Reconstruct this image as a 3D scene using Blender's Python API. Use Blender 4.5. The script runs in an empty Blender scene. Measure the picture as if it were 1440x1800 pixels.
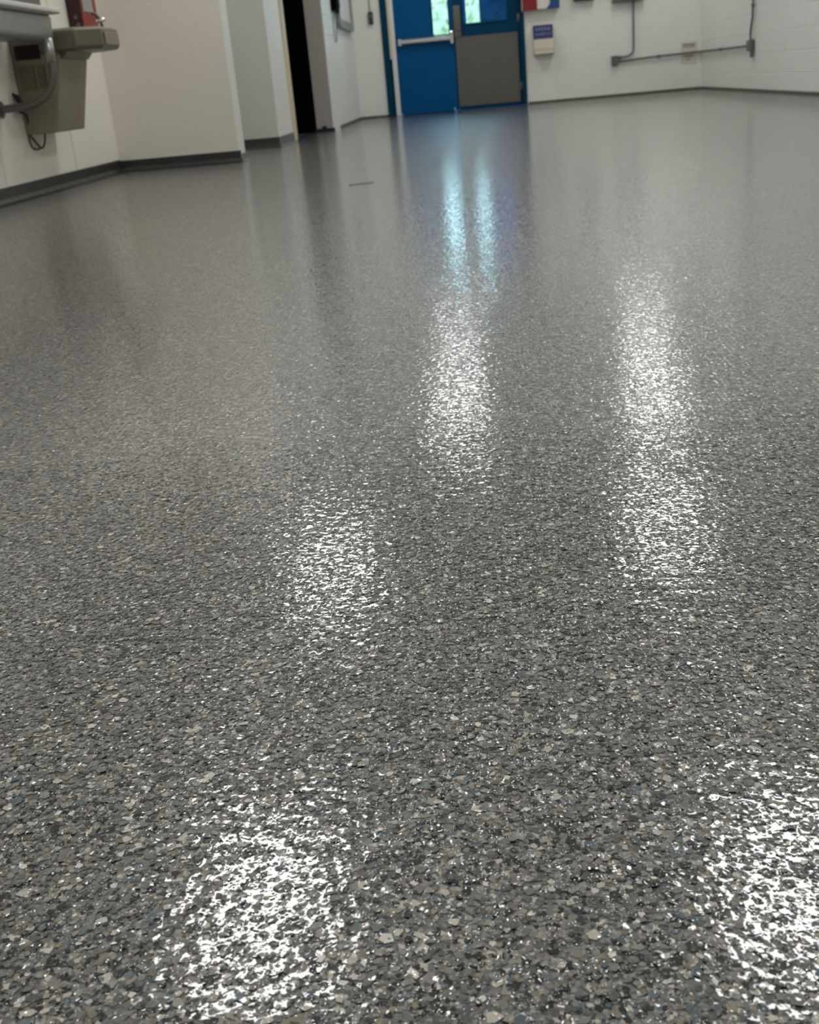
import bpy, bmesh, math, random
import numpy as np
from mathutils import Vector, Matrix

random.seed(7)
SC = bpy.context.scene
COL = SC.collection

# ------------------------------------------------------------------ camera
CAM_H, FOC = 0.45, 1982.0                      # lens height (m), focal length in pixels of a 1440 px wide frame
PITCH, ROLL, YAW = math.atan(755 / 1982), math.radians(5.28), math.atan(0.08)
cam = bpy.data.cameras.new('camera')
cam.sensor_fit = 'HORIZONTAL'; cam.sensor_width = 36.0
cam.lens = FOC / 1440 * 36.0
cam.clip_start = 0.02; cam.clip_end = 200
camo = bpy.data.objects.new('camera', cam); COL.objects.link(camo)
F = Vector((0, math.cos(PITCH), -math.sin(PITCH)))
R0 = Vector((1, 0, 0)); U0 = Vector((0, math.sin(PITCH), math.cos(PITCH)))
c, s = math.cos(ROLL), math.sin(ROLL)
R = R0 * c - U0 * s; U = U0 * c + R0 * s
m = Matrix((R, U, -F)).transposed().to_4x4()
camo.matrix_world = Matrix.Translation((0, 0, CAM_H)) @ Matrix.Rotation(YAW, 4, 'Z') @ m
cam.dof.use_dof = True
cam.dof.focus_distance = 0.98
cam.dof.aperture_fstop = 20.0
SC.camera = camo

# ------------------------------------------------------------------ sky, exposure
w = bpy.data.worlds.new('world'); SC.world = w; w.use_nodes = True
bg = w.node_tree.nodes['Background']
bg.inputs['Color'].default_value = (0.50, 0.80, 1.0, 1)
bg.inputs['Strength'].default_value = 5.5
SC.view_settings.view_transform = 'Standard'
SC.view_settings.look = 'None'
SC.view_settings.exposure = 0.36
SC.view_settings.gamma = 1.0
SC.view_settings.use_curve_mapping = False
LIGHT_STRENGTH = 9.0                           # ceiling troffers
LIGHT_COLOR = (1.0, 0.995, 0.97)

# ------------------------------------------------------------------ materials
def lin(r, g, b):
    f = lambda v: v / 12.92 if v <= 0.04045 else ((v + 0.055) / 1.055) ** 2.4
    return (f(r / 255), f(g / 255), f(b / 255), 1)

def nn(nt, kind, **kw):
    n = nt.nodes.new(kind)
    for k, v in kw.items():
        setattr(n, k, v)
    return n

def mat(name, col, rough=0.5, metal=0.0, noise=0.06, nscale=14.0, bump=0.0, bscale=60.0, spec=0.5):
    """Painted / metal surface: colour with a faint mottling and optional fine relief."""
    M = bpy.data.materials.new(name); M.use_nodes = True
    nt = M.node_tree; p = nt.nodes['Principled BSDF']
    p.inputs['Roughness'].default_value = rough
    p.inputs['Metallic'].default_value = metal
    p.inputs['Specular IOR Level'].default_value = spec
    tc = nn(nt, 'ShaderNodeTexCoord')
    nz = nn(nt, 'ShaderNodeTexNoise'); nz.inputs['Scale'].default_value = nscale; nz.inputs['Detail'].default_value = 4
    nt.links.new(tc.outputs['Object'], nz.inputs['Vector'])
    mx = nn(nt, 'ShaderNodeMix', data_type='RGBA')
    mx.inputs['A'].default_value = tuple(v * (1 - noise) for v in col[:3]) + (1,)
    mx.inputs['B'].default_value = tuple(min(1, v * (1 + noise)) for v in col[:3]) + (1,)
    nt.links.new(nz.outputs['Fac'], mx.inputs['Factor'])
    nt.links.new(mx.outputs['Result'], p.inputs['Base Color'])
    if bump:
        nb = nn(nt, 'ShaderNodeTexNoise'); nb.inputs['Scale'].default_value = bscale; nb.inputs['Detail'].default_value = 5
        nt.links.new(tc.outputs['Object'], nb.inputs['Vector'])
        bp = nn(nt, 'ShaderNodeBump'); bp.inputs['Distance'].default_value = bump
        nt.links.new(nb.outputs['Fac'], bp.inputs['Height'])
        nt.links.new(bp.outputs['Normal'], p.inputs['Normal'])
    return M

def emit(name, col, strength):
    M = bpy.data.materials.new(name); M.use_nodes = True
    nt = M.node_tree; nt.nodes.remove(nt.nodes['Principled BSDF'])
    e = nn(nt, 'ShaderNodeEmission'); e.inputs['Color'].default_value = tuple(col) + (1,); e.inputs['Strength'].default_value = strength
    nt.links.new(e.outputs[0], nt.nodes['Material Output'].inputs['Surface'])
    return M

def epoxy(name, chips):
    """Flake epoxy under a thick, lumpy clear coat. chips=True takes the colour from each chip's own attribute."""
    M = bpy.data.materials.new(name); M.use_nodes = True
    nt = M.node_tree; L = nt.links.new; p = nt.nodes['Principled BSDF']
    geo = nn(nt, 'ShaderNodeNewGeometry')
    flat = nn(nt, 'ShaderNodeVectorMath', operation='MULTIPLY'); flat.inputs[1].default_value = (1, 1, 0)
    L(geo.outputs['Position'], flat.inputs[0])
    pos = flat.outputs[0]
    def voro(scale, offset, rnd=1.0, feature='F1', warp=0.0, wscale=300):
        v = nn(nt, 'ShaderNodeTexVoronoi', voronoi_dimensions='2D', feature=feature)
        v.inputs['Scale'].default_value = scale; v.inputs['Randomness'].default_value = rnd
        a = nn(nt, 'ShaderNodeVectorMath', operation='ADD'); a.inputs[1].default_value = offset
        src = pos
        if warp:
            nz = nn(nt, 'ShaderNodeTexNoise', noise_dimensions='2D'); nz.inputs['Scale'].default_value = wscale; nz.inputs['Detail'].default_value = 1
            L(pos, nz.inputs['Vector'])
            ms = nn(nt, 'ShaderNodeVectorMath', operation='SCALE'); ms.inputs['Scale'].default_value = warp
            L(nz.outputs['Color'], ms.inputs[0])
            ad = nn(nt, 'ShaderNodeVectorMath', operation='ADD'); L(pos, ad.inputs[0]); L(ms.outputs[0], ad.inputs[1])
            src = ad.outputs[0]
        L(src, a.inputs[0]); L(a.outputs[0], v.inputs['Vector'])
        return v
    def math_(op, a, b=None, clamp=False):
        n = nn(nt, 'ShaderNodeMath', operation=op, use_clamp=clamp)
        for i, q in enumerate((a, b)):
            if q is None: continue
            if isinstance(q, (int, float)): n.inputs[i].default_value = q
            else: L(q, n.inputs[i])
        return n.outputs[0]
    # ---- colour
    if chips:
        at = nn(nt, 'ShaderNodeAttribute'); at.attribute_name = 'chip_color'
        L(at.outputs['Color'], p.inputs['Base Color'])
    else:
        def ramp(fac):
            r = nn(nt, 'ShaderNodeValToRGB'); r.color_ramp.interpolation = 'CONSTANT'
            e = r.color_ramp.elements
            acc = 0
            for i, (q, col) in enumerate(PALETTE):
                if i < 2: k = e[i]; k.position = acc
                else: k = e.new(acc)
                k.color = col
                acc += q
            L(fac, r.inputs['Fac'])
            return r.outputs['Color']
        v1 = voro(190, (3.1, 7.7, 0), warp=0.003); v2 = voro(300, (11.3, 2.9, 0), warp=0.002)
        s1 = nn(nt, 'ShaderNodeSeparateColor'); L(v1.outputs['Color'], s1.inputs[0])
        s2 = nn(nt, 'ShaderNodeSeparateColor'); L(v2.outputs['Color'], s2.inputs[0])
        mx = nn(nt, 'ShaderNodeMix', data_type='RGBA')
        L(math_('GREATER_THAN', s2.outputs[1], 0.55), mx.inputs['Factor'])
        L(ramp(s1.outputs[0]), mx.inputs['A']); L(ramp(s2.outputs[0]), mx.inputs['B'])
        L(mx.outputs['Result'], p.inputs['Base Color'])
    # ---- lumps of the coat: domes of many sizes over a level film
    def domes(scale, off, rmin, rvar, amp):
        v = voro(scale, off, warp=0.003, wscale=130)
        sp = nn(nt, 'ShaderNodeSeparateColor'); L(v.outputs['Color'], sp.inputs[0])
        r = math_('ADD', math_('MULTIPLY', sp.outputs[0], rvar), rmin)
        q = math_('DIVIDE', v.outputs['Distance'], r)
        d = math_('SUBTRACT', 1.0, math_('MULTIPLY', q, q), clamp=True)
        d = math_('MULTIPLY', d, math_('ADD', math_('MULTIPLY', sp.outputs[1], 0.8), 0.2))
        return math_('MULTIPLY', d, amp)
    h = domes(120, (0.3, 0.9, 0), 0.14, 0.44, BUMP_A)
    h = math_('MAXIMUM', h, domes(250, (5.3, 1.9, 0), 0.06, 0.40, BUMP_A * 0.4))
    nz = nn(nt, 'ShaderNodeTexNoise', noise_dimensions='2D'); nz.inputs['Scale'].default_value = 85; nz.inputs['Detail'].default_value = 1
    L(pos, nz.inputs['Vector'])
    h = math_('ADD', h, math_('MULTIPLY', nz.outputs['Fac'], BUMP_LOW))
    bp = nn(nt, 'ShaderNodeBump'); bp.inputs['Strength'].default_value = 1.0; bp.inputs['Distance'].default_value = 1.0
    if 'Filter Width' in bp.inputs: bp.inputs['Filter Width'].default_value = BUMP_FILTER
    L(h, bp.inputs['Height'])
    L(bp.outputs['Normal'], p.inputs['Coat Normal'])
    p.inputs['Roughness'].default_value = 0.42
    p.inputs['Specular IOR Level'].default_value = 0.30
    p.inputs['Coat Weight'].default_value = 1.0
    p.inputs['Coat Roughness'].default_value = 0.04
    p.inputs['Coat IOR'].default_value = 1.7
    return M

BUMP_A, BUMP_LOW, BUMP_FILTER = 0.00110, 0.00048, 0.15
def g(r, gg, b, k=0.90):
    v = lin(r, gg, b); return (v[0] * k, v[1] * k, v[2] * k, 1)
PALETTE = [(0.125, g(4, 6, 12)), (0.06, g(30, 34, 42)), (0.185, g(84, 84, 80)), (0.20, g(108, 107, 101)),
           (0.16, g(126, 124, 117)), (0.08, g(143, 140, 131)), (0.07, g(96, 108, 112)), (0.04, g(76, 92, 100)),
           (0.06, g(186, 182, 171)), (0.02, g(132, 124, 106)), (0.025, g(215, 211, 202))]

M = dict(
    floor=epoxy('flake_epoxy', False),
    chip=epoxy('flake_chip', True),
    panel=mat('wall_panel_cream', lin(228, 224, 213), 0.35, noise=0.02, bump=0.0006, bscale=150),
    panelwhite=mat('wall_panel_pale', lin(242, 238, 227), 0.35, noise=0.02, bump=0.0006, bscale=150),
    block=mat('block_paint', lin(234, 235, 229), 0.45, noise=0.03, nscale=9, bump=0.0015, bscale=120),
    plaster=mat('recess_plaster', lin(184, 184, 177), 0.6, noise=0.04, nscale=5),
    greywall=mat('pier_grey_paint', lin(176, 171, 163), 0.5, noise=0.03),
    ceil=mat('ceiling_white', lin(232, 231, 226), 0.9),
    base=mat('cove_base_charcoal', lin(44, 46, 47), 0.35, noise=0.35, nscale=30, bump=0.002, bscale=40),
    basegrey=mat('cove_base_grey', lin(104, 105, 103), 0.4, noise=0.2, nscale=40),
    gap=mat('dark_floor_gap', lin(92, 88, 76), 0.8, noise=0.3, nscale=6),
    dark=mat('dim_room_shade', lin(54, 53, 53), 0.9),  # dark grey carries the dimness of the unlit room
    black=mat('black_paint', lin(4, 4, 4), 0.8, spec=0.05),
    tan=mat('tan_trim', lin(214, 200, 174), 0.5),
    bluelit=mat('blue_door_lit', lin(0, 82, 138), 0.4, noise=0.08, nscale=3, spec=0.1),  # brighter blue stands for the light falling on the left leaf
    blueunlit=mat('blue_door_unlit', lin(0, 60, 92), 0.4, noise=0.08, nscale=3, spec=0.1),  # darker copy for the right leaf, out of that light
    tapeglint=mat('blue_tape_glint', lin(120, 160, 215), 0.4),  # glints on the tape curls put into a paler blue
    blueframe=mat('blue_frame_paint', lin(0, 58, 84), 0.4, spec=0.1),
    alu=mat('brushed_aluminium', lin(196, 196, 194), 0.35, 0.9, noise=0.08, nscale=40),
    white=mat('white_strip', lin(222, 224, 226), 0.4),
    steel=mat('dull_steel_plate', lin(106, 104, 99), 0.55, 0.55, noise=0.1, nscale=6),
    latch=mat('latch_steel', lin(112, 108, 104), 0.5, 0.6),
    chrome=mat('chrome', lin(225, 225, 225), 0.08, 1.0, noise=0.0),
    cooler=mat('taupe_enamel', lin(146, 138, 120), 0.45, 0.35, noise=0.05, nscale=10),
    coolerdark=mat('dark_taupe_metal', lin(118, 113, 100), 0.4, 0.5, noise=0.05),
    louver=mat('louver_dark', lin(40, 37, 33), 0.6),
    louverslat=mat('louver_slat', lin(146, 138, 118), 0.5, 0.1),
    sink=mat('stainless', lin(176, 176, 174), 0.38, 0.8, noise=0.06, nscale=20),
    rim=mat('rim_lit_steel', lin(226, 224, 220), 0.45, 0.35, noise=0.03),  # lighter tone stands for ceiling light catching the rim
    tube=mat('tube_grey_metal', lin(120, 117, 112), 0.4, 0.7),
    rubber=mat('black_rubber', lin(14, 14, 12), 0.5),
    red=mat('red_enamel', lin(136, 5, 16), 0.35, noise=0.04),
    redshade=mat('red_side_shade', lin(48, 5, 9), 0.5),  # shaded copy of the red enamel
    paleglass=mat('pale_window', lin(150, 155, 152), 0.25, noise=0.2, nscale=20),
    signblue=mat('sign_blue', lin(42, 50, 108), 0.5),
    signink=mat('sign_pale_ink', lin(140, 146, 186), 0.6),
    cream=mat('cream_plastic', lin(214, 206, 184), 0.4),
    kitblue=mat('kit_blue', lin(14, 74, 130), 0.4),
    kitwhite=mat('kit_white', lin(225, 220, 214), 0.4),
    conduit=mat('conduit_grey', lin(118, 120, 114), 0.5, 0.4),
    paper=mat('paper_white', lin(214, 209, 203), 0.7),
    inkgrey=mat('ink_grey', lin(70, 68, 64), 0.8),
    inkred=mat('ink_red', lin(130, 90, 86), 0.8),
    tapeblue=mat('blue_masking_tape', lin(14, 56, 128), 0.55),
    tapedark=mat('navy_masking_tape', lin(10, 15, 44), 0.6),
    tapemid=mat('faded_blue_tape', lin(44, 52, 122), 0.6),
    switchm=mat('switch_dark', lin(62, 60, 54), 0.5),
    panelbox=mat('panel_dark', lin(74, 74, 68), 0.5, 0.3),
    mirror=mat('cabinet_grey_frame', lin(150, 156, 152), 0.35, 0.4),
    grass=mat('lawn', lin(150, 190, 110), 0.9, noise=0.3, nscale=3),
    leaf=mat('hedge_leaf', lin(158, 156, 136), 0.8, noise=0.15, nscale=2),
    bark=mat('bark', lin(96, 80, 64), 0.9),
    light=emit('troffer_diffuser', LIGHT_COLOR, LIGHT_STRENGTH),
    lightfar=emit('troffer_diffuser_dimmer', LIGHT_COLOR, LIGHT_STRENGTH * 0.75),
)
def glass(name, tint):
    G = bpy.data.materials.new(name); G.use_nodes = True
    nt = G.node_tree; nt.nodes.remove(nt.nodes['Principled BSDF'])
    t = nn(nt, 'ShaderNodeBsdfTransparent'); t.inputs['Color'].default_value = tint
    gl = nn(nt, 'ShaderNodeBsdfGlossy'); gl.inputs['Roughness'].default_value = 0.02
    fr = nn(nt, 'ShaderNodeFresnel'); fr.inputs['IOR'].default_value = 1.45
    mx = nn(nt, 'ShaderNodeMixShader')
    nt.links.new(fr.outputs[0], mx.inputs[0]); nt.links.new(t.outputs[0], mx.inputs[1]); nt.links.new(gl.outputs[0], mx.inputs[2])
    nt.links.new(mx.outputs[0], nt.nodes['Material Output'].inputs['Surface'])
    return G
M['glass'] = glass('clear_glass', (0.9, 0.98, 0.95, 1))
M['film'] = glass('blue_film', (0.03, 0.20, 0.40, 1))

# ------------------------------------------------------------------ mesh helpers
class MB:
    def __init__(self): self.v, self.f, self.sm = [], [], []
    def add(self, vs, fs, smooth=False):
        o = len(self.v); self.v += [tuple(q) for q in vs]
        self.f += [tuple(i + o for i in q) for q in fs]; self.sm += [smooth] * len(fs); return self
    def box(self, x0, x1, y0, y1, z0, z1):
        vs = [(x, y, z) for x in (x0, x1) for y in (y0, y1) for z in (z0, z1)]
        return self.add(vs, [(0, 1, 3, 2), (4, 6, 7, 5), (0, 4, 5, 1), (2, 3, 7, 6), (0, 2, 6, 4), (1, 5, 7, 3)])
    def prism(self, pts, axis, a0, a1):
        """closed outline pts in the two remaining axes, swept along axis from a0 to a1"""
        def mk(p, a): return {'x': (a, p[0], p[1]), 'y': (p[0], a, p[1]), 'z': (p[0], p[1], a)}[axis]
        n = len(pts); vs = [mk(p, a0) for p in pts] + [mk(p, a1) for p in pts]
        fs = [tuple(range(n)), tuple(range(2 * n - 1, n - 1, -1))]
        fs += [(i, i + n, (i + 1) % n + n, (i + 1) % n) for i in range(n)]
        return self.add(vs, fs)
    def tube(self, pts, r, n=10, closed=False):
        pts = [Vector(p) for p in pts]; vs, fs = [], []
        k = len(pts); nrm = None
        for i, p in enumerate(pts):
            d = (pts[min(i + 1, k - 1)] - pts[max(i - 1, 0)]).normalized()
            if nrm is None:
                nrm = d.orthogonal().normalized()
            nrm = (nrm - d * nrm.dot(d)).normalized(); b = d.cross(nrm)
            rr = r[i] if isinstance(r, (list, tuple)) else r
            vs += [p + (nrm * math.cos(t) + b * math.sin(t)) * rr for t in [2 * math.pi * j / n for j in range(n)]]
        for i in range(k - 1):
            fs += [(i * n + j, i * n + (j + 1) % n, (i + 1) * n + (j + 1) % n, (i + 1) * n + j) for j in range(n)]
        self.add(vs, fs, True)
        o = len(self.v) - len(vs)
        self.f += [tuple(o + j for j in range(n - 1, -1, -1)), tuple(o + (k - 1) * n + j for j in range(n))]; self.sm += [False, False]
        return self
    def cyl(self, p, q, r, n=20): return self.tube([p, q], r, n)
    def build(self, name, material, parent=None, bevel=0.0, seg=2):
        me = bpy.data.meshes.new(name); me.from_pydata(self.v, [], self.f); me.update()
        bm = bmesh.new(); bm.from_mesh(me); bmesh.ops.recalc_face_normals(bm, faces=bm.faces); bm.to_mesh(me); bm.free()
        if any(self.sm):
            me.polygons.foreach_set('use_smooth', self.sm)
        me.materials.append(material)
        o = bpy.data.objects.new(name, me); COL.objects.link(o)
        if parent: o.parent = parent
        if bevel:
            b = o.modifiers.new('bevel', 'BEVEL'); b.width = bevel; b.segments = seg; b.limit_method = 'ANGLE'; b.angle_limit = math.radians(40)
        return o

def box(name, material, b, parent=None, bevel=0.0):
    return MB().box(*b).build(name, material, parent, bevel)
def struct(o): o['kind'] = 'structure'; return o
def tag(o, label, cat, group=None):
    o['label'] = label; o['category'] = cat
    if group: o['group'] = group
    return o
def empty(name, loc=(0, 0, 0)):
    o = bpy.data.objects.new(name, None); COL.objects.link(o); o.location = loc; o.empty_display_size = 0.1; return o
def thing(name, label, cat, base, group=None):
    """Empty at the thing's base; parts are given in world coordinates and shifted under it."""
    return tag(empty(name, base), label, cat, group)
def under(root):
    """shift every descendant mesh of root, built in world coordinates, so it stays in place"""
    off = Vector(root.location)
    for ch in root.children:
        ch.location = -off
def smooth_path(pts, n=8):
    P = [Vector(p) for p in pts]; out = []
    for i in range(len(P) - 1):
        a, b, c_, d = P[max(i - 1, 0)], P[i], P[i + 1], P[min(i + 2, len(P) - 1)]
        for k in range(n):
            t = k / n
            out.append(0.5 * ((2 * b) + (c_ - a) * t + (2 * a - 5 * b + 4 * c_ - d) * t * t + (3 * b - a - 3 * c_ + d) * t ** 3))
    return out + [P[-1]]

# ------------------------------------------------------------------ setting: room shell
XL, XR, YB, YF, ZC = -2.6, 3.2, 16.7, -6.5, 3.1
XP, XG = -1.69, -1.5                            # plane of the wall ends / of the pier's long side
floor = struct(MB().add([(-4.4, YF, 0), (XR + .2, YF, 0), (XR + .2, YB + .2, 0), (-4.4, YB + .2, 0)], [(0, 1, 2, 3)]).build('floor', M['floor']))
ceiling = struct(box('ceiling', M['ceil'], (-4.4, XR + .2, YF - .2, YB + .2, ZC, ZC + .1)))
wall_left = struct(box('wall_left', M['panelwhite'], (XL - .2, XL, YF, 8.63, 0, ZC)))
struct(box('wall_front', M['panel'], (XL - .2, XR + .2, YF - .2, YF, 0, ZC)))
# seam strip between the cream wall sheets
for y in (7.66, 6.44, 5.22):
    box('seam_strip', M['panel'], (XL - .001, XL + .0035, y - .009, y + .009, .085, ZC), wall_left, .001)

_blk = {}
def block_mesh(wd, ht, material):
    k = (round(wd, 3), round(ht, 3), material.name)
    if k not in _blk:
        e, d = .005, .003; a, b = wd / 2 - .001, ht / 2 - .001
        vs = [(-a, d, -b), (a, d, -b), (a, d, b), (-a, d, b), (-a + e, 0, -b + e), (a - e, 0, -b + e), (a - e, 0, b - e), (-a + e, 0, b - e)]
        me = bpy.data.meshes.new('block'); me.from_pydata(vs, [], [(4, 5, 6, 7), (0, 1, 5, 4), (1, 2, 6, 5), (2, 3, 7, 6), (3, 0, 4, 7)])
        me.materials.append(material); _blk[k] = me
    return _blk[k]
def blocks(parent, a0, a1, place, rot, ztop, material, z0=0.03):
    """lay painted blocks (0.40 x 0.20 m, running bond) along a wall; place(t, z) gives the centre of a block's face"""
    row, z = 0, 0.0
    while z < ztop - .01:
        lo, hi = max(z, z0), min(z + .2, ztop)
        t = a0 - (.2 if row % 2 else 0)
        while t < a1 - .01:
            l, r = max(t, a0), min(t + .4, a1)
            if r - l > .03:
                o = bpy.data.objects.new('block', block_mesh(r - l, hi - lo, material)); COL.objects.link(o)
                o.location = place((l + r) / 2, (lo + hi) / 2); o.rotation_euler = (0, 0, rot); o.parent = parent
            t += .4
        z += .2; row += 1
D = .0025
DX0, DX1, DZ = -1.11, .825, 2.14                # door frame opening in the far wall
wall_back = struct(MB().box(-1.7, DX0, YB + D, YB + .25, 0, ZC).box(DX1, XR + .2, YB + D, YB + .25, 0, ZC).box(DX0, DX1, YB + D, YB + .25, DZ, ZC).build('wall_back', M['block']))
blocks(wall_back, XG, DX0, lambda t, z: (t, YB, z), 0, 2.0, M['block'])
blocks(wall_back, DX1, XR, lambda t, z: (t, YB, z), 0, 2.0, M['block'])
wall_right = struct(box('wall_right', M['block'], (XR + D, XR + .25, YF - .2, YB + .2, 0, ZC)))
blocks(wall_right, 7.9, YB, lambda t, z: (XR, t, z), -math.pi / 2, 2.0, M['block'])
# the cream end wall that steps out beside the cooler, its end built of painted block
wall_stub = struct(box('wall_stub', M['panel'], (XL - .2, XP - .012, 8.63, 8.83, 0, ZC)))
blocks(wall_stub, 8.632, 8.828, lambda t, z: (XP, t, z), math.pi / 2, 2.6, M['block'], .0)
box('end_core', M['block'], (XP - .0125, XP - D, 8.632, 8.83, 0, ZC), wall_stub)
# recess behind it
wall_recess = struct(MB().box(-4.4, XP - .22, 10.5, 10.62, 0, ZC).box(-4.4, -4.2, 8.6, 10.5, 0, ZC).box(-4.4, XL - .2, 8.63, 8.83, 0, ZC).build('wall_recess', M['plaster']))
wall_pillar = struct(box('wall_pillar', M['plaster'], (XP - .22, XP - D, 10.5, 11.36, 0, ZC)))
box('side_core', M['block'], (XP - D - .001, XP - D + .0005, 10.503, 11.36, 0, ZC), wall_pillar)
blocks(wall_pillar, 10.502, 11.36, lambda t, z: (XP, t, z), math.pi / 2, 2.0, M['block'], .0)
# dark room behind the open doorway, its dimness put into the wall colour
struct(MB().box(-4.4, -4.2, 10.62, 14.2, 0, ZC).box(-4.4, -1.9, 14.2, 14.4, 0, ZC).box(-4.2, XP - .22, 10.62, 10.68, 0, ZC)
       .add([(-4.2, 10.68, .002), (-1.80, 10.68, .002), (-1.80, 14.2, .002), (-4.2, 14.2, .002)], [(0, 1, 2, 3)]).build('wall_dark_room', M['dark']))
wall_pier = struct(box('wall_pier', M['greywall'], (-1.9, XG - .012, 13.22, YB + .2, 0, ZC)))
blocks(wall_pier, 13.222, YB, lambda t, z: (XG, t, z), math.pi / 2, 2.0, M['block'])
box('side_core', M['block'], (XG - .0125, XG - D, 13.222, YB + .2, 0, ZC), wall_pier)
struct(MB().box(-1.9, XP - .01, 11.36, 13.22, 2.12, ZC).build('wall_lintel', M['greywall']))
# trims of that doorway: tan casing at the near side, black steel jamb at the far side
trim_1 = struct(box('trim_1', M['tan'], (XP - .22, XP + .022, 11.36, 11.50, 0, 2.12), None, .004))
trim_2 = struct(box('trim_2', M['black'], (-1.90, XP - .005, 13.19, 13.22, 0, 2.12)))
# cove bases
def cove(name, material, axis, pos, a0, a1, h, t, sgn, wavy=0.0):
    n = max(2, int((a1 - a0) / .06)); vs, fs = [], []
    rnd = random.Random(name)
    for i in range(n + 1):
        a = a0 + (a1 - a0) * i / n; foot = t + (rnd.random() * wavy)
        prof = [(0, h), (.006, h), (.008, .03), (foot * .6, .008), (foot, .0015 + rnd.random() * wavy * .1), (0, 0)]
        for d, z in prof:
            vs.append((pos + sgn * d, a, z) if axis == 'y' else (a, pos + sgn * d, z))
    for i in range(n):
        fs += [(i * 6 + j, i * 6 + (j + 1) % 6, (i + 1) * 6 + (j + 1) % 6, (i + 1) * 6 + j) for j in range(6)]
    fs += [tuple(range(6)), tuple(n * 6 + j for j in range(5, -1, -1))]
    return struct(MB().add(vs, fs).build(name, material))
cove('baseboard_left', M['base'], 'y', XL, YF, 8.63, .088, .030, 1, .014)
cove('baseboard_stub', M['base'], 'x', 8.63, XL, XP + .006, .080, .026, -1, .010)
cove('baseboard_stub_end', M['basegrey'], 'y', XP, 8.62, 8.84, .055, .02, 1)
cove('baseboard_recess', M['base'], 'x', 10.5, -4.2, XP + .004, .085, .02, -1)
cove('baseboard_pillar', M['basegrey'], 'y', XP, 10.49, 11.36, .085, .02, 1)
cove('baseboard_pier', M['gap'], 'y', XG, 13.9, YB, .030, .012, 1, .004)
cove('baseboard_back', M['gap'], 'x', YB, DX1 + .02, XR, .028, .012, -1, .004)
cove('baseboard_back_left', M['gap'], 'x', YB, XG, DX0, .028, .012, -1, .004)
cove('baseboard_right', M['gap'], 'y', XR, YF, YB, .028, .012, -1, .004)

# recessed ceiling lights, 0.6 x 1.2 m
def troffer(x, y):
    fr = MB()
    a, b = .31, .615
    for (x0, x1, y0, y1) in ((-a - .03, -a, -b - .03, b + .03), (a, a + .03, -b - .03, b + .03), (-a, a, -b - .03, -b), (-a, a, b, b + .03)):
        fr.box(x + x0, x + x1, y + y0, y + y1, ZC - .03, ZC + .001)
    f = fr.build('ceiling_light', M['ceil'], ceiling)
    MB().add([(x - a, y - b, ZC - .012), (x - a, y + b, ZC - .012), (x + a, y + b, ZC - .012), (x + a, y - b, ZC - .012)], [(0, 1, 2, 3)]).build('diffuser', M['light'] if y < 11 else M['lightfar'], f)
for x, y in ((-1.17, 4.2), (1.25, 4.2), (-1.27, 8.05), (1.35, 8.45), (-.33, 11.9), (1.8, 11.9), (-.33, 15.3), (2.2, 15.3),
              (-1.17, .1), (1.25, .1), (-1.17, -3.8), (1.25, -3.8)):
    troffer(x, y)
troffer(-3.2, 9.6)  # unseen light added to brighten the recess

# ------------------------------------------------------------------ the blue double door
trim_3 = struct(MB().box(DX0, DX0 + .085, YB - .03, YB + .16, 0, DZ).box(DX1 - .06, DX1, YB - .03, YB + .16, 0, DZ).box(DX0 + .085, DX1 - .06, YB - .03, YB + .16, DZ - .06, DZ)
                .build('trim_3', M['blueframe'], None, .006))
MB().box(-1.0, -.90, YB + .08, YB + .16, 0, DZ - .06).box(.73, DX1 - .06, YB + .08, YB + .16, 0, DZ - .06).build('leak_stop', M['blueframe'], trim_3)  # added behind the leaf edges to stop outdoor light leaking in
box('jamb_strip', M['white'], (-1.0, -.935, YB + .0, YB + .06, 0, DZ - .06), trim_3, .004)
box('wood_strip', M['tan'], (-1.022, -.985, YB - .012, YB + .03, .74, DZ - .06), trim_3, .003)
MB().box(DX0 + .085, -1.0, YB + .03, YB + .1, 0, DZ - .06).build('jamb_filler', M['blueframe'], trim_3)
def leaf(name, paint, x0, x1, wx0, wx1, wz0, wz1, y0=YB + .03, y1=YB + .075):
    d = MB()
    z0, z1 = .012, DZ - .065
    d.box(x0, wx0, y0, y1, z0, z1).box(wx1, x1, y0, y1, z0, z1).box(wx0, wx1, y0, y1, z0, wz0).box(wx0, wx1, y0, y1, wz1, z1)
    o = struct(d.build(name, paint, None))
    # raised glazing bead round the pane
    b = MB(); t = .022
    b.box(wx0 - t, wx0, y0 - .008, y0 + .002, wz0 - t, wz1 + t).box(wx1, wx1 + t, y0 - .008, y0 + .002, wz0 - t, wz1 + t)
    b.box(wx0, wx1, y0 - .008, y0 + .002, wz0 - t, wz0).box(wx0, wx1, y0 - .008, y0 + .002, wz1, wz1 + t)
    b.build('glazing_bead', M['blueframe'], o, .002)
    box('window_pane', M['glass'], (wx0, wx1, y0 + .018, y0 + .024, wz0, wz1), o)
    return o
door_1 = leaf('door_1', M['bluelit'], -.93, -.135, -.405, -.195, 1.0, 1.92)
door_2 = leaf('door_2', M['blueunlit'], -.13, .76, .01, .60, 1.11, 1.92)
y = YB + .03
MB().box(-.16, -.10, YB + .0755, YB + .085, .012, DZ - .065).build('leak_strip', M['blueframe'], door_1)  # added behind the meeting edges to block the light leak
# push bar of the left leaf
pb = MB().prism([(y - .065, .925), (y - .065, .965), (y - .03, .985), (y - .03, .905)], 'x', -.86, -.17).build('push_bar', M['alu'], door_1, .004)
box('bar_end', M['alu'], (-.90, -.85, y - .05, y, .90, .985), door_1, .006)
box('bar_end', M['chrome'], (-.185, -.14, y - .075, y, .87, 1.03), door_1, .008)
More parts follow.
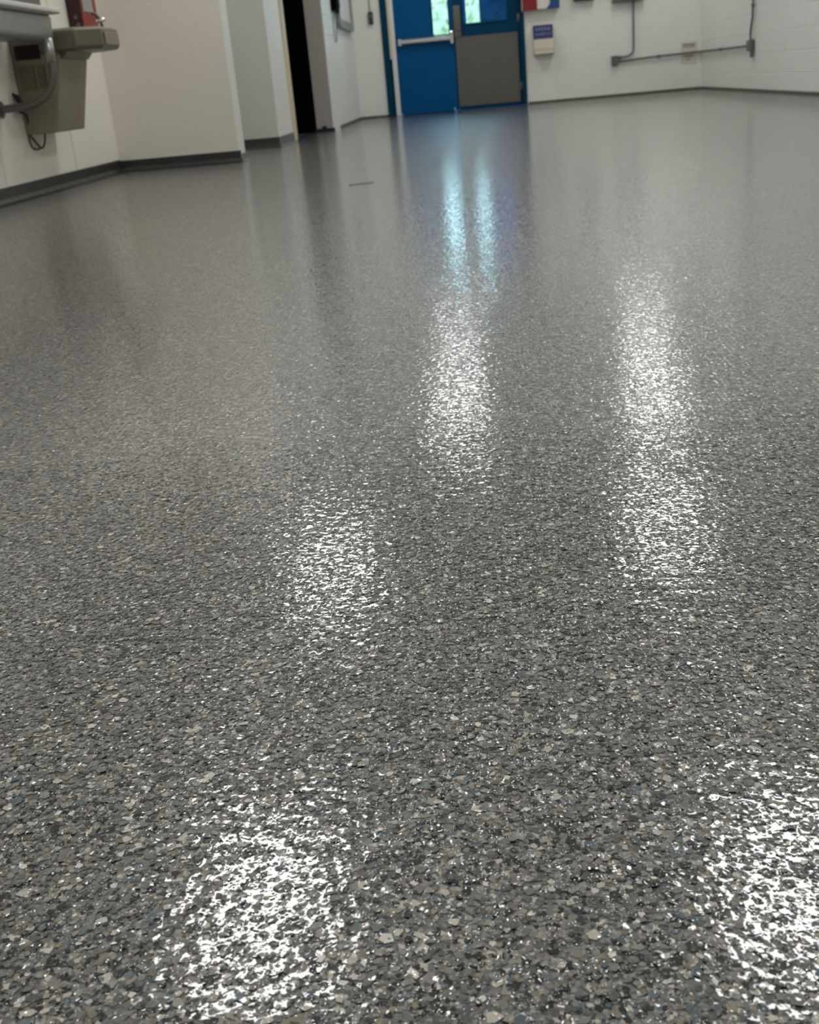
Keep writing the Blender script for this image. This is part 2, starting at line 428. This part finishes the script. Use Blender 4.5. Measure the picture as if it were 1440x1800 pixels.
# right leaf: kick plate, latch plate, lever, blue film on the pane
box('kick_plate', M['steel'], (-.115, .735, y - .006, y, .05, .945), door_2, .002)
lp = box('latch_plate', M['latch'], (-.125, -.03, y - .02, y, .945, 1.34), door_2, .004)
MB().cyl((-.075, y - .02, 1.10), (-.075, y - .06, 1.10), .02, 14).box(-.085, -.045, y - .07, y - .05, 1.03, 1.16).build('handle', M['latch'], lp)
box('window_film', M['film'], (.235, .60, y + .012, y + .016, 1.11, 1.92), door_2)
box('window_film', M['film'], (.01, .05, y + .012, y + .016, 1.11, 1.92), door_2)
for z in (.25, 1.12, 1.85):
    MB().cyl((.765, y - .012, z - .055), (.765, y - .012, z + .055), .014, 12).box(.735, .765, y - .008, y, z - .05, z + .05).build('hinge', M['latch'], door_2)
struct(box('trim_4', M['blueframe'], (-.93, .77, YB - .02, YB + .15, 0, .012), None, .003))   # threshold
tag(box('masking_tape', M['tapeblue'], (-.12, .86, YB - .075, YB - .03, .0, .006)), 'long strip of blue masking tape along the foot of the right door leaf', 'tape')
def tape_bit(x, y, a, wd, ht, material, label, curl=.02):
    n = 6; vs, fs = [], []
    rnd = random.Random(label)
    for i in range(n + 1):
        u = (i / n - .5) * wd; z = .0012 + curl * (abs(i / n - .5) * 2) ** 2 * rnd.random()
        for q, dz in ((-ht / 2, 0), (ht / 2, curl * .3 * rnd.random())):
            ca, sa = math.cos(a), math.sin(a)
            for th in (0, .002):
                vs.append((x + u * ca - q * sa, y + u * sa + q * ca, z + dz - .001 * (1 if th == 0 else 0)))
    for i in range(n):
        o = i * 4
        fs += [(o, o + 4, o + 6, o + 2), (o + 1, o + 3, o + 7, o + 5), (o, o + 1, o + 5, o + 4), (o + 2, o + 6, o + 7, o + 3)]
    fs += [(0, 2, 3, 1), (n * 4, n * 4 + 1, n * 4 + 3, n * 4 + 2)]
    return tag(MB().add(vs, fs).build('masking_tape', material), label, 'tape')
tape_bit(-.94, YB - .05, .4, .10, .06, M['tapeglint'], 'small curl of blue masking tape at the left foot of the blue door', .05)
tape_bit(-.15, YB - .07, -.5, .08, .05, M['tapeglint'], 'small scrap of blue masking tape where the two blue door leaves meet', .05)
tape_bit(-.545, 5.73, .45, .125, .022, M['tapemid'], 'short strip of navy tape lying alone on the open flake floor', 0.0)
tape_bit(-1.615, 11.50, .2, .10, .10, M['tapeblue'], 'blue tape scrap at the foot of the tan door casing', .03)
MB().box(-1.71, -1.49, 13.185, 13.219, .0, .035).box(-1.63, -1.58, 13.18, 13.20, .03, .06).build('masking_tape', M['tapedark'])
tag(bpy.data.objects['masking_tape.005'] if 'masking_tape.005' in bpy.data.objects else COL.objects[-1], 'dark navy tape bunched along the foot of the grey pier', 'tape')

# ------------------------------------------------------------------ outdoors beyond the door
struct(MB().add([(-25, YB + .25, -.06), (25, YB + .25, -.06), (25, 60, -.06), (-25, 60, -.06)], [(0, 1, 2, 3)]).build('ground_lawn', M['grass']))
def hedge(x, yy, r, h, label):
    t = thing('leafy_shrub', label, 'shrub', (x, yy, -.06))
    rnd = random.Random(label); mb = MB()
    for _ in range(1500):
        th, ph = rnd.random() * 6.283, math.acos(rnd.uniform(-1, 1)); rr = r * rnd.uniform(.8, 1.02)
        c0 = Vector((x + rr * math.sin(ph) * math.cos(th), yy + rr * math.sin(ph) * math.sin(th), h / 2 + h / 2 * math.cos(ph) * rr / r))
        a = Vector((rnd.gauss(0, 1), rnd.gauss(0, 1), rnd.gauss(0, 1))).normalized(); b = a.orthogonal().normalized(); k = .11
        mb.add([c0 - a * k, c0 + b * k * .5, c0 + a * k, c0 - b * k * .5], [(0, 1, 2, 3)])
    rows = [[(x + .9 * r * math.sin(a) * math.cos(b), yy + .9 * r * math.sin(a) * math.sin(b), h / 2 + .46 * h * math.cos(a)) for b in [6.2832 * q / 14 for q in range(14)]] for a in [math.pi * (q + .5) / 8 for q in range(8)]]
    vs = sum(rows, []); mb.add(vs, [(i * 14 + j, i * 14 + (j + 1) % 14, i * 14 + 14 + (j + 1) % 14, i * 14 + 14 + j) for i in range(7) for j in range(14)] + [tuple(range(14)), tuple(98 + q for q in range(14))], True)
    lf = mb.build('foliage', M['leaf'], t); lf['kind'] = 'stuff'
    MB().tube([(x, yy, -.06), (x, yy, h * .6)], [.05, .03], 8).build('stem', M['bark'], t)
    under(t)
hedge(-1.1, 23.4, 1.2, 2.12, 'sunlit green shrub outdoors behind the narrow pane of the left door')
hedge(.75, 27.4, 1.6, 2.6, 'sunlit green shrub outdoors behind the wide pane of the right door')

# ------------------------------------------------------------------ things on the far wall
t = thing('first_aid_box', 'red white and blue wall box right of the blue door', 'box', (1.05, YB, 1.19))
MB().box(.815, 1.30, YB - .115, YB - .002, 1.19, 1.52).build('back_box', M['kitwhite'], t, .008)
MB().box(.81, 1.005, YB - .13, YB - .115, 1.185, 1.50).build('red_panel', M['red'], t, .01)
MB().prism([(1.125, 1.185), (1.305, 1.185), (1.305, 1.52), (1.20, 1.52), (1.175, 1.25)], 'y', YB - .125, YB - .115).build('blue_panel', M['kitblue'], t, .003)
MB().box(.80, .815, YB - .11, YB - .01, 1.18, 1.5).build('side_plate', M['alu'], t)
under(t)
t = thing('wall_dispenser', 'cream wall dispenser with a blue sign on its front, under the red box', 'dispenser', (1.075, YB, .62))
MB().prism([(YB - .002, .62), (YB - .13, .635), (YB - .14, .70), (YB - .11, .99), (YB - .002, .99)], 'x', .935, 1.215).build('body', M['cream'], t, .012)
yb = lambda z: YB - .11 - (.99 - z) / .29 * .03
sg = MB().prism([(yb(.825) - .002, .825), (yb(.825) - .006, .825), (yb(.995) - .006, .995), (yb(.995) - .002, .995)], 'x', .935, 1.20).build('sign', M['signblue'], t)
rnd = random.Random(3)
for z0, z1, n in ((.925, .968, 5), (.855, .892, 6)):
    x = .965; ink = MB()
    for i in range(n):
        wd = .205 / n
        for k in range(3):                       # unreadable lettering: two or three strokes to a letter
            sx = x + wd * (.08 + .26 * k); ex = sx + wd * .2
            zz0 = z0 + (z1 - z0) * (.5 if rnd.random() < .3 else 0); zz1 = z1 - (z1 - z0) * (.45 if rnd.random() < .3 else 0)
            if zz1 - zz0 < .01: zz0, zz1 = z0, z1
            ink.box(sx, ex, yb(.91) - .010, yb(.91) - .004, zz0, zz1)
        x += wd
    ink.build('lettering', M['signink'], sg)['kind'] = 'stuff'
box('tray', M['cream'], (.95, 1.20, YB - .15, YB - .10, .63, .66), t, .006)
under(t)
t = thing('wall_notice', 'small white paper notice low on the wall near the right corner, behind the conduit', 'notice', (3.03, YB, .34))
MB().box(2.925, 3.14, YB - .004, YB - .001, .34, .615).build('sheet', M['paper'], t)
ik = MB(); ir = MB()
for k in range(10):
    ik.box(2.955 + k * .016, 2.967 + k * .016, YB - .0055, YB - .003, .572, .590 - .006 * (k % 3 == 1)).box(2.955 + k * .016, 2.965 + k * .016, YB - .0055, YB - .003, .545 + .004 * (k % 2), .560)
for k in range(7):
    ir.box(2.975 + k * .016, 2.987 + k * .016, YB - .0055, YB - .003, .425, .447 - .005 * (k % 2))
    if 0 < k < 5: ir.box(2.978 + k * .016, 2.989 + k * .016, YB - .0055, YB - .003, .385, .402)
ik.build('grey_lettering', M['inkgrey'], t)['kind'] = 'stuff'; ir.build('red_lettering', M['inkred'], t)['kind'] = 'stuff'
under(t)
# conduits and junction boxes
t = thing('junction_box', 'grey outlet box on the far wall where two conduits meet', 'box', (2.03, YB, .40))
MB().box(1.985, 2.075, YB - .06, YB - .001, .405, .525).build('body', M['conduit'], t, .006)
MB().box(1.99, 2.05, YB - .066, YB - .06, .41, .52).build('cover', M['latch'], t, .002)
under(t)
c1 = MB().tube(smooth_path([(2.29, YB - .035, 1.19), (2.288, YB - .035, .8), (2.286, YB - .035, .62), (2.27, YB - .035, .545), (2.20, YB - .035, .505), (2.13, YB - .035, .50), (2.077, YB - .035, .50)]), .0145).build('conduit', M['conduit'])
tag(c1, 'grey conduit dropping down the far wall and bending into the outlet box', 'conduit')
MB().tube([(2.12, YB - .035, .5), (2.075, YB - .035, .5)], .022).build('coupling', M['conduit'], c1)
c2 = MB().tube(smooth_path([(2.077, YB - .03, .452), (2.3, YB - .03, .458), (2.6, YB - .03, .468), (3.1, YB - .03, .478), (3.145, YB - .035, .478), (3.168, YB - .06, .478), (3.17, YB - .12, .478), (3.17, 15.2, .482), (3.17, 13.83, .486)], 6), .0135).build('conduit', M['conduit'])
tag(c2, 'long level grey conduit running along the far wall and around the right corner', 'conduit')
for p in ((2.62, YB - .03, .4685), (3.17, 15.3, .482)):
    MB().tube([(p[0] - (.02 if p[0] < 3 else 0), p[1] - (.02 if p[0] > 3 else 0), p[2]), (p[0] + (.02 if p[0] < 3 else 0), p[1] + (.02 if p[0] > 3 else 0), p[2])], .02).build('coupling', M['conduit'], c2)
t = thing('junction_box', 'grey outlet box on the right wall at the end of the level conduit', 'box', (XR, 13.73, .38))
MB().box(XR - .055, XR - .001, 13.67, 13.83, .43, .545).build('body', M['conduit'], t, .006)
MB().box(XR - .05, XR - .012, 13.645, 13.672, .365, .55).build('side_plate', M['latch'], t, .003)
under(t)
c3 = MB().tube(smooth_path([(3.17, 13.74, .545), (3.17, 13.74, .62), (3.172, 13.70, .72), (3.172, 13.665, .82), (3.172, 13.66, 1.2), (3.172, 13.66, 2.6)]), .013).build('conduit', M['conduit'])
tag(c3, 'grey conduit rising up the right wall from its outlet box', 'conduit')
MB().tube([(3.172, 13.66, .88), (3.172, 13.66, .92)], .02).build('coupling', M['conduit'], c3)
t = thing('electrical_panel', 'dark wall box whose lower edge shows at the top, nearer the red box', 'panel', (1.64, YB, 1.25))
MB().box(1.50, 1.775, YB - .09, YB - .001, 1.25, 1.70).build('body', M['panelbox'], t, .006)
MB().box(1.515, 1.76, YB - .10, YB - .09, 1.265, 1.685).build('cover', M['panelbox'], t, .003)
under(t)
t = thing('electrical_panel', 'grey wall box at the top end of the dropping conduit', 'panel', (2.22, YB, 1.185))
MB().box(2.01, 2.42, YB - .09, YB - .001, 1.185, 1.75).build('body', M['conduit'], t, .006)
MB().box(2.03, 2.40, YB - .10, YB - .09, 1.205, 1.73).build('cover', M['conduit'], t, .003)
under(t)
t = thing('door_switch', 'small dark push switch on the wall left of the blue door', 'switch', (-1.24, YB, 1.21))
MB().box(-1.275, -1.21, YB - .04, YB - .001, 1.21, 1.365).build('body', M['switchm'], t, .008)
MB().cyl((-1.243, YB - .04, 1.315), (-1.243, YB - .052, 1.315), .016, 14).build('button', M['conduit'], t)
MB().tube([(-1.245, YB - .012, 1.365), (-1.25, YB - .012, 2.2)], .008, 8).build('cable', M['plaster'], t)
under(t)

# ------------------------------------------------------------------ things on the pier's long side
t = thing('wall_cabinet', 'shallow pale wall cabinet with a rounded grey frame, left of the blue door', 'cabinet', (XG, 15.45, 1.12))
def rrect(y0, y1, z0, z1, r, n=5):
    pts = []
    for cy, cz, a in ((y1 - r, z0 + r, -90), (y1 - r, z1 - r, 0), (y0 + r, z1 - r, 90), (y0 + r, z0 + r, 180)):
        pts += [(cy + r * math.cos(math.radians(a + 90 * k / n)), cz + r * math.sin(math.radians(a + 90 * k / n))) for k in range(n + 1)]
    return pts
o1, o2 = rrect(14.55, 16.35, 1.12, 2.0, .08), rrect(14.68, 16.22, 1.21, 1.91, .05)
n = len(o1); vs = [(XG + .001, a, b) for a, b in o1] + [(XG + .05, a, b) for a, b in o1] + [(XG + .05, a, b) for a, b in o2] + [(XG + .02, a, b) for a, b in o2]
fs = []
for k in range(3): fs += [(k * n + i, k * n + (i + 1) % n, (k + 1) * n + (i + 1) % n, (k + 1) * n + i) for i in range(n)]
MB().add(vs, fs).build('frame', M['mirror'], t)
MB().prism(o2, 'x', XG + .012, XG + .022).build('face', M['white'], t)
under(t)
t = thing('wall_phone', 'black wall phone with a thin cord hanging below it', 'phone', (XG, 14.3, 1.27))
MB().box(XG + .001, XG + .06, 14.12, 14.55, 1.27, 1.62).build('body', M['black'], t, .015)
MB().box(XG + .06, XG + .10, 14.16, 14.26, 1.30, 1.60).build('handset', M['rubber'], t, .015)
MB().tube(smooth_path([(XG + .03, 14.13, 1.28), (XG + .02, 14.09, 1.15), (XG + .018, 14.08, 1.02), (XG + .02, 14.14, .94), (XG + .03, 14.2, 1.0), (XG + .04, 14.22, 1.27)]), .006, 6).build('cord', M['conduit'], t)
under(t)

# ------------------------------------------------------------------ water cooler
t = thing('water_cooler', 'taupe wall-hung drinking water cooler with louvred side and projecting basin', 'water cooler', (XL, 7.13, .345))
prof = [(XL + .002, .345), (-2.408, .345), (-2.318, .735), (-2.318, .895), (XL + .002, .895)]
MB().prism(prof, 'y', 6.88, 7.38).build('body', M['cooler'], t, .006)
MB().prism([(XL + .01, .742), (-2.30, .742), (-2.27, .778), (XL + .01, .778)], 'y', 6.90, 7.36).build('neck', M['coolerdark'], t)
def octo(x1, y0, y1, cx, cy): return [(-2.42, y0), (x1 - cx, y0), (x1, y0 + cy), (x1, y1 - cy), (x1 - cx, y1), (-2.42, y1)]
bs = MB()
pts = octo(-2.075, 6.85, 7.40, .12, .11); lo = octo(-2.09, 6.862, 7.388, .12, .11); inn = octo(-2.10, 6.885, 7.365, .115, .105); bot = octo(-2.14, 6.93, 7.32, .10, .09)
rings = [[(x, y_, .776) for x, y_ in lo], [(x, y_, .792) for x, y_ in pts], [(x, y_, .885) for x, y_ in pts], [(x, y_, .900) for x, y_ in inn], [(x - .01, y_, .889) for x, y_ in bot], [(x - .04, y_, .85) for x, y_ in bot]]
vs = sum(rings, []); fs = [(0, 1, 2, 3, 4, 5)]
for k in range(5): fs += [(k * 6 + i, k * 6 + (i + 1) % 6, (k + 1) * 6 + (i + 1) % 6, (k + 1) * 6 + i) for i in range(6)]
fs.append(tuple(30 + i for i in range(6)))
basin = bs.add(vs, fs).build('basin', M['coolerdark'], t, .008)
MB().box(-2.074, -2.066, 7.00, 7.27, .797, .868).build('push_bar', M['cooler'], basin, .007)
MB().box(-2.37, -2.225, 6.842, 6.851, .787, .845).build('push_bar', M['coolerdark'], basin, .007)
MB().cyl((-2.20, 7.11, .851), (-2.20, 7.11, .853), .03, 16).build('drain', M['chrome'], basin)
b = MB().tube(smooth_path([(-2.15, 7.24, .885), (-2.15, 7.24, .93), (-2.165, 7.22, .97), (-2.185, 7.19, .985)]), [.010] * 24 + [.007]).build('bubbler', M['latch'], t)
MB().tube([(-2.15, 7.24, .885), (-2.15, 7.24, .90)], .026, 16).tube([(-2.165, 7.205, .935), (-2.115, 7.215, .945)], .012, 12).build('collar', M['chrome'], b)
def grille(x0, x1, z0, z1, n, back, slat):
    gg = MB().box(x0, x1, 6.8785, 6.881, z0, z1).build('louver_grille', back, t)
    sl = MB(); p = (z1 - z0) / n
    for i in range(n):
        za = z0 + p * (i + .1); sl.prism([(6.879, za), (6.871, za + p * .1), (6.8715, za + p * .66), (6.879, za + p * .7)], 'x', x0 + .003, x1 - .003)
    sl.build('slats', slat, gg)
grille(-2.575, -2.428, .750, .828, 7, M['louver'], M['louver'])
grille(-2.570, -2.480, .586, .718, 11, M['louver'], M['louverslat'])
grille(-2.462, -2.416, .590, .717, 11, M['louver'], M['louverslat'])
# power cord: plug, run and loop below the body
pc = MB().tube(smooth_path([(-2.57, 6.77, .47), (-2.57, 6.83, .462), (-2.573, 6.87, .455), (-2.578, 6.885, .40), (-2.582, 6.90, .345), (-2.585, 6.98, .295), (-2.58, 7.04, .262), (-2.575, 7.09, .29), (-2.57, 7.11, .345), (-2.565, 7.10, .36)]), .0055, 8).build('power_cord', M['rubber'], t)
MB().tube(smooth_path([(-2.588, 6.90, .37), (-2.59, 6.89, .335), (-2.592, 6.91, .285), (-2.59, 6.97, .258), (-2.585, 7.04, .262)]), .0045, 8).build('cord_loop', M['rubber'], pc)
MB().tube(smooth_path([(-2.593, 6.77, .575), (-2.575, 6.77, .56), (-2.56, 6.775, .52), (-2.565, 6.77, .47)], 4), [.008] * 4 + [.016] * 4 + [.020] * 4 + [.012], 10).build('plug', M['rubber'], pc)
under(t)
# outlet
tag(box('outlet_plate', M['panel'], (XL + .0005, XL + .007, 6.725, 6.81, .46, .58), None, .002), 'pale outlet plate on the cream wall behind the black plug', 'outlet')

# ------------------------------------------------------------------ steel sink
t = thing('wall_sink', 'stainless steel wash sink on the left wall in front of the cooler', 'sink', (XL, 5.8, .82))
Y0, Y1 = 4.9, 6.71
MB().prism([(XL + .002, .85), (-2.42, .828), (-2.30, .828), (-2.272, .845), (-2.265, .945), (-2.265, .958), (XL + .002, .958)], 'y', Y0, Y1).build('apron', M['sink'], t, .012)
r = MB().prism([(XL + .002, .958), (-2.215, .958), (-2.205, .964), (-2.205, .984), (-2.215, .988), (-2.26, .985), (XL + .002, .985)], 'y', Y0 - .02, Y1 - .015).build('rim', M['rim'], t, .003)
MB().box(XL + .002, -2.36, Y0, 6.86, .985, 1.20).build('splash_back', M['tube'], t, .01)
p = MB().tube(smooth_path([(-2.258, 6.56, .835), (-2.258, 6.56, .72), (-2.262, 6.56, .66), (-2.28, 6.56, .60), (-2.325, 6.56, .545), (-2.385, 6.56, .513), (-2.45, 6.56, .50), (-2.52, 6.56, .497), (XL + .003, 6.56, .495)]), .0225, 14).build('support_tube', M['tube'], t)
MB().tube([(-2.258, 6.56, .712), (-2.258, 6.56, .835)], .0255, 14).build('sleeve', M['sink'], p)
MB().tube([(XL + .002, 6.56, .495), (XL + .012, 6.56, .495)], .045, 16).build('flange', M['tube'], p)
under(t)

# ------------------------------------------------------------------ red box above the cooler
t = thing('alarm_box', 'red metal wall box with a pale window, hung above the cooler', 'box', (XL, 8.18, .965))
MB().box(XL + .002, -2.50, 8.03, 8.36, .965, 1.50).build('body', M['red'], t, .006)
MB().box(-2.597, -2.503, 8.025, 8.031, .968, 1.497).build('side_shade', M['redshade'], t, .002)  # thin sheet: shade on this side painted as darker red
MB().box(-2.502, -2.495, 8.06, 8.27, 1.062, 1.45).build('window', M['paleglass'], t, .003)
for xx, z in ((-2.545, 1.03), (-2.535, .985)):
    MB().cyl((xx, 8.028, z), (xx, 8.015, z), .012, 14).build('knob', M['latch'], t)
under(t)

# ------------------------------------------------------------------ loose-looking vinyl chips of the floor nearest the lens (real polygons)
def chips(n, y0, y1):
    rs = np.random.default_rng(5)
    # denser area weighting by the visible trapezoid
    yy = y0 + (y1 - y0) * rs.random(n)
    half = .17 + .40 * yy
    xx = (rs.random(n) * 2 - 1) * half - .08 * yy
    keep = (rs.random(n) < half / half.max()) & (rs.random(n) < np.clip((y1 - yy) / .5, 0, 1))
    xx, yy = xx[keep], yy[keep]; n = len(xx)
    size = np.clip(rs.lognormal(math.log(.0024), .38, n), .0010, .0050)
    k = 5
    ang = np.sort(rs.random((n, k)), axis=1) * 2 * np.pi
    base = np.arange(k)[None, :] / k * 2 * np.pi + rs.uniform(-.45, .45, (n, k)) + rs.random((n, 1)) * 6.28
    rad = size[:, None] * rs.uniform(.7, 1.15, (n, k))
    asp = rs.uniform(.6, 1.0, (n, 1)); th = rs.random((n, 1)) * np.pi
    px, py = rad * np.cos(base), rad * np.sin(base) * asp
    X = px * np.cos(th) - py * np.sin(th) + xx[:, None]; Y = px * np.sin(th) + py * np.cos(th) + yy[:, None]
    tx, ty = rs.normal(0, .004, (n, 1)), rs.normal(0, .004, (n, 1))
    z0 = rs.uniform(.00025, .0008, (n, 1))
    Z = np.clip(z0 + (X - xx[:, None]) * tx + (Y - yy[:, None]) * ty, .00012, None)
    co = np.stack([X, Y, Z], -1).reshape(-1, 3).astype(np.float32)
    me = bpy.data.meshes.new('color_flakes')
    me.vertices.add(n * k); me.vertices.foreach_set('co', co.ravel())
    me.loops.add(n * k); me.loops.foreach_set('vertex_index', np.arange(n * k, dtype=np.int32))
    me.polygons.add(n); me.polygons.foreach_set('loop_start', np.arange(n, dtype=np.int32) * k)
    me.update(calc_edges=True)
    pr = np.array([q for q, _ in PALETTE]); pr = pr / pr.sum()
    pc = np.array([c_ for _, c_ in PALETTE], dtype=np.float32)
    idx = rs.choice(len(pr), n, p=pr)
    colr = pc[idx] * rs.uniform(.88, 1.12, (n, 1)).astype(np.float32); colr[:, 3] = 1
    at = me.attributes.new('chip_color', 'FLOAT_COLOR', 'FACE'); at.data.foreach_set('color', colr.ravel().astype(np.float32))
    me.materials.append(M['chip'])
    o = bpy.data.objects.new('color_flakes', me); COL.objects.link(o); o.parent = floor; o['kind'] = 'stuff'
    return n
chips(150000, .36, 1.5)
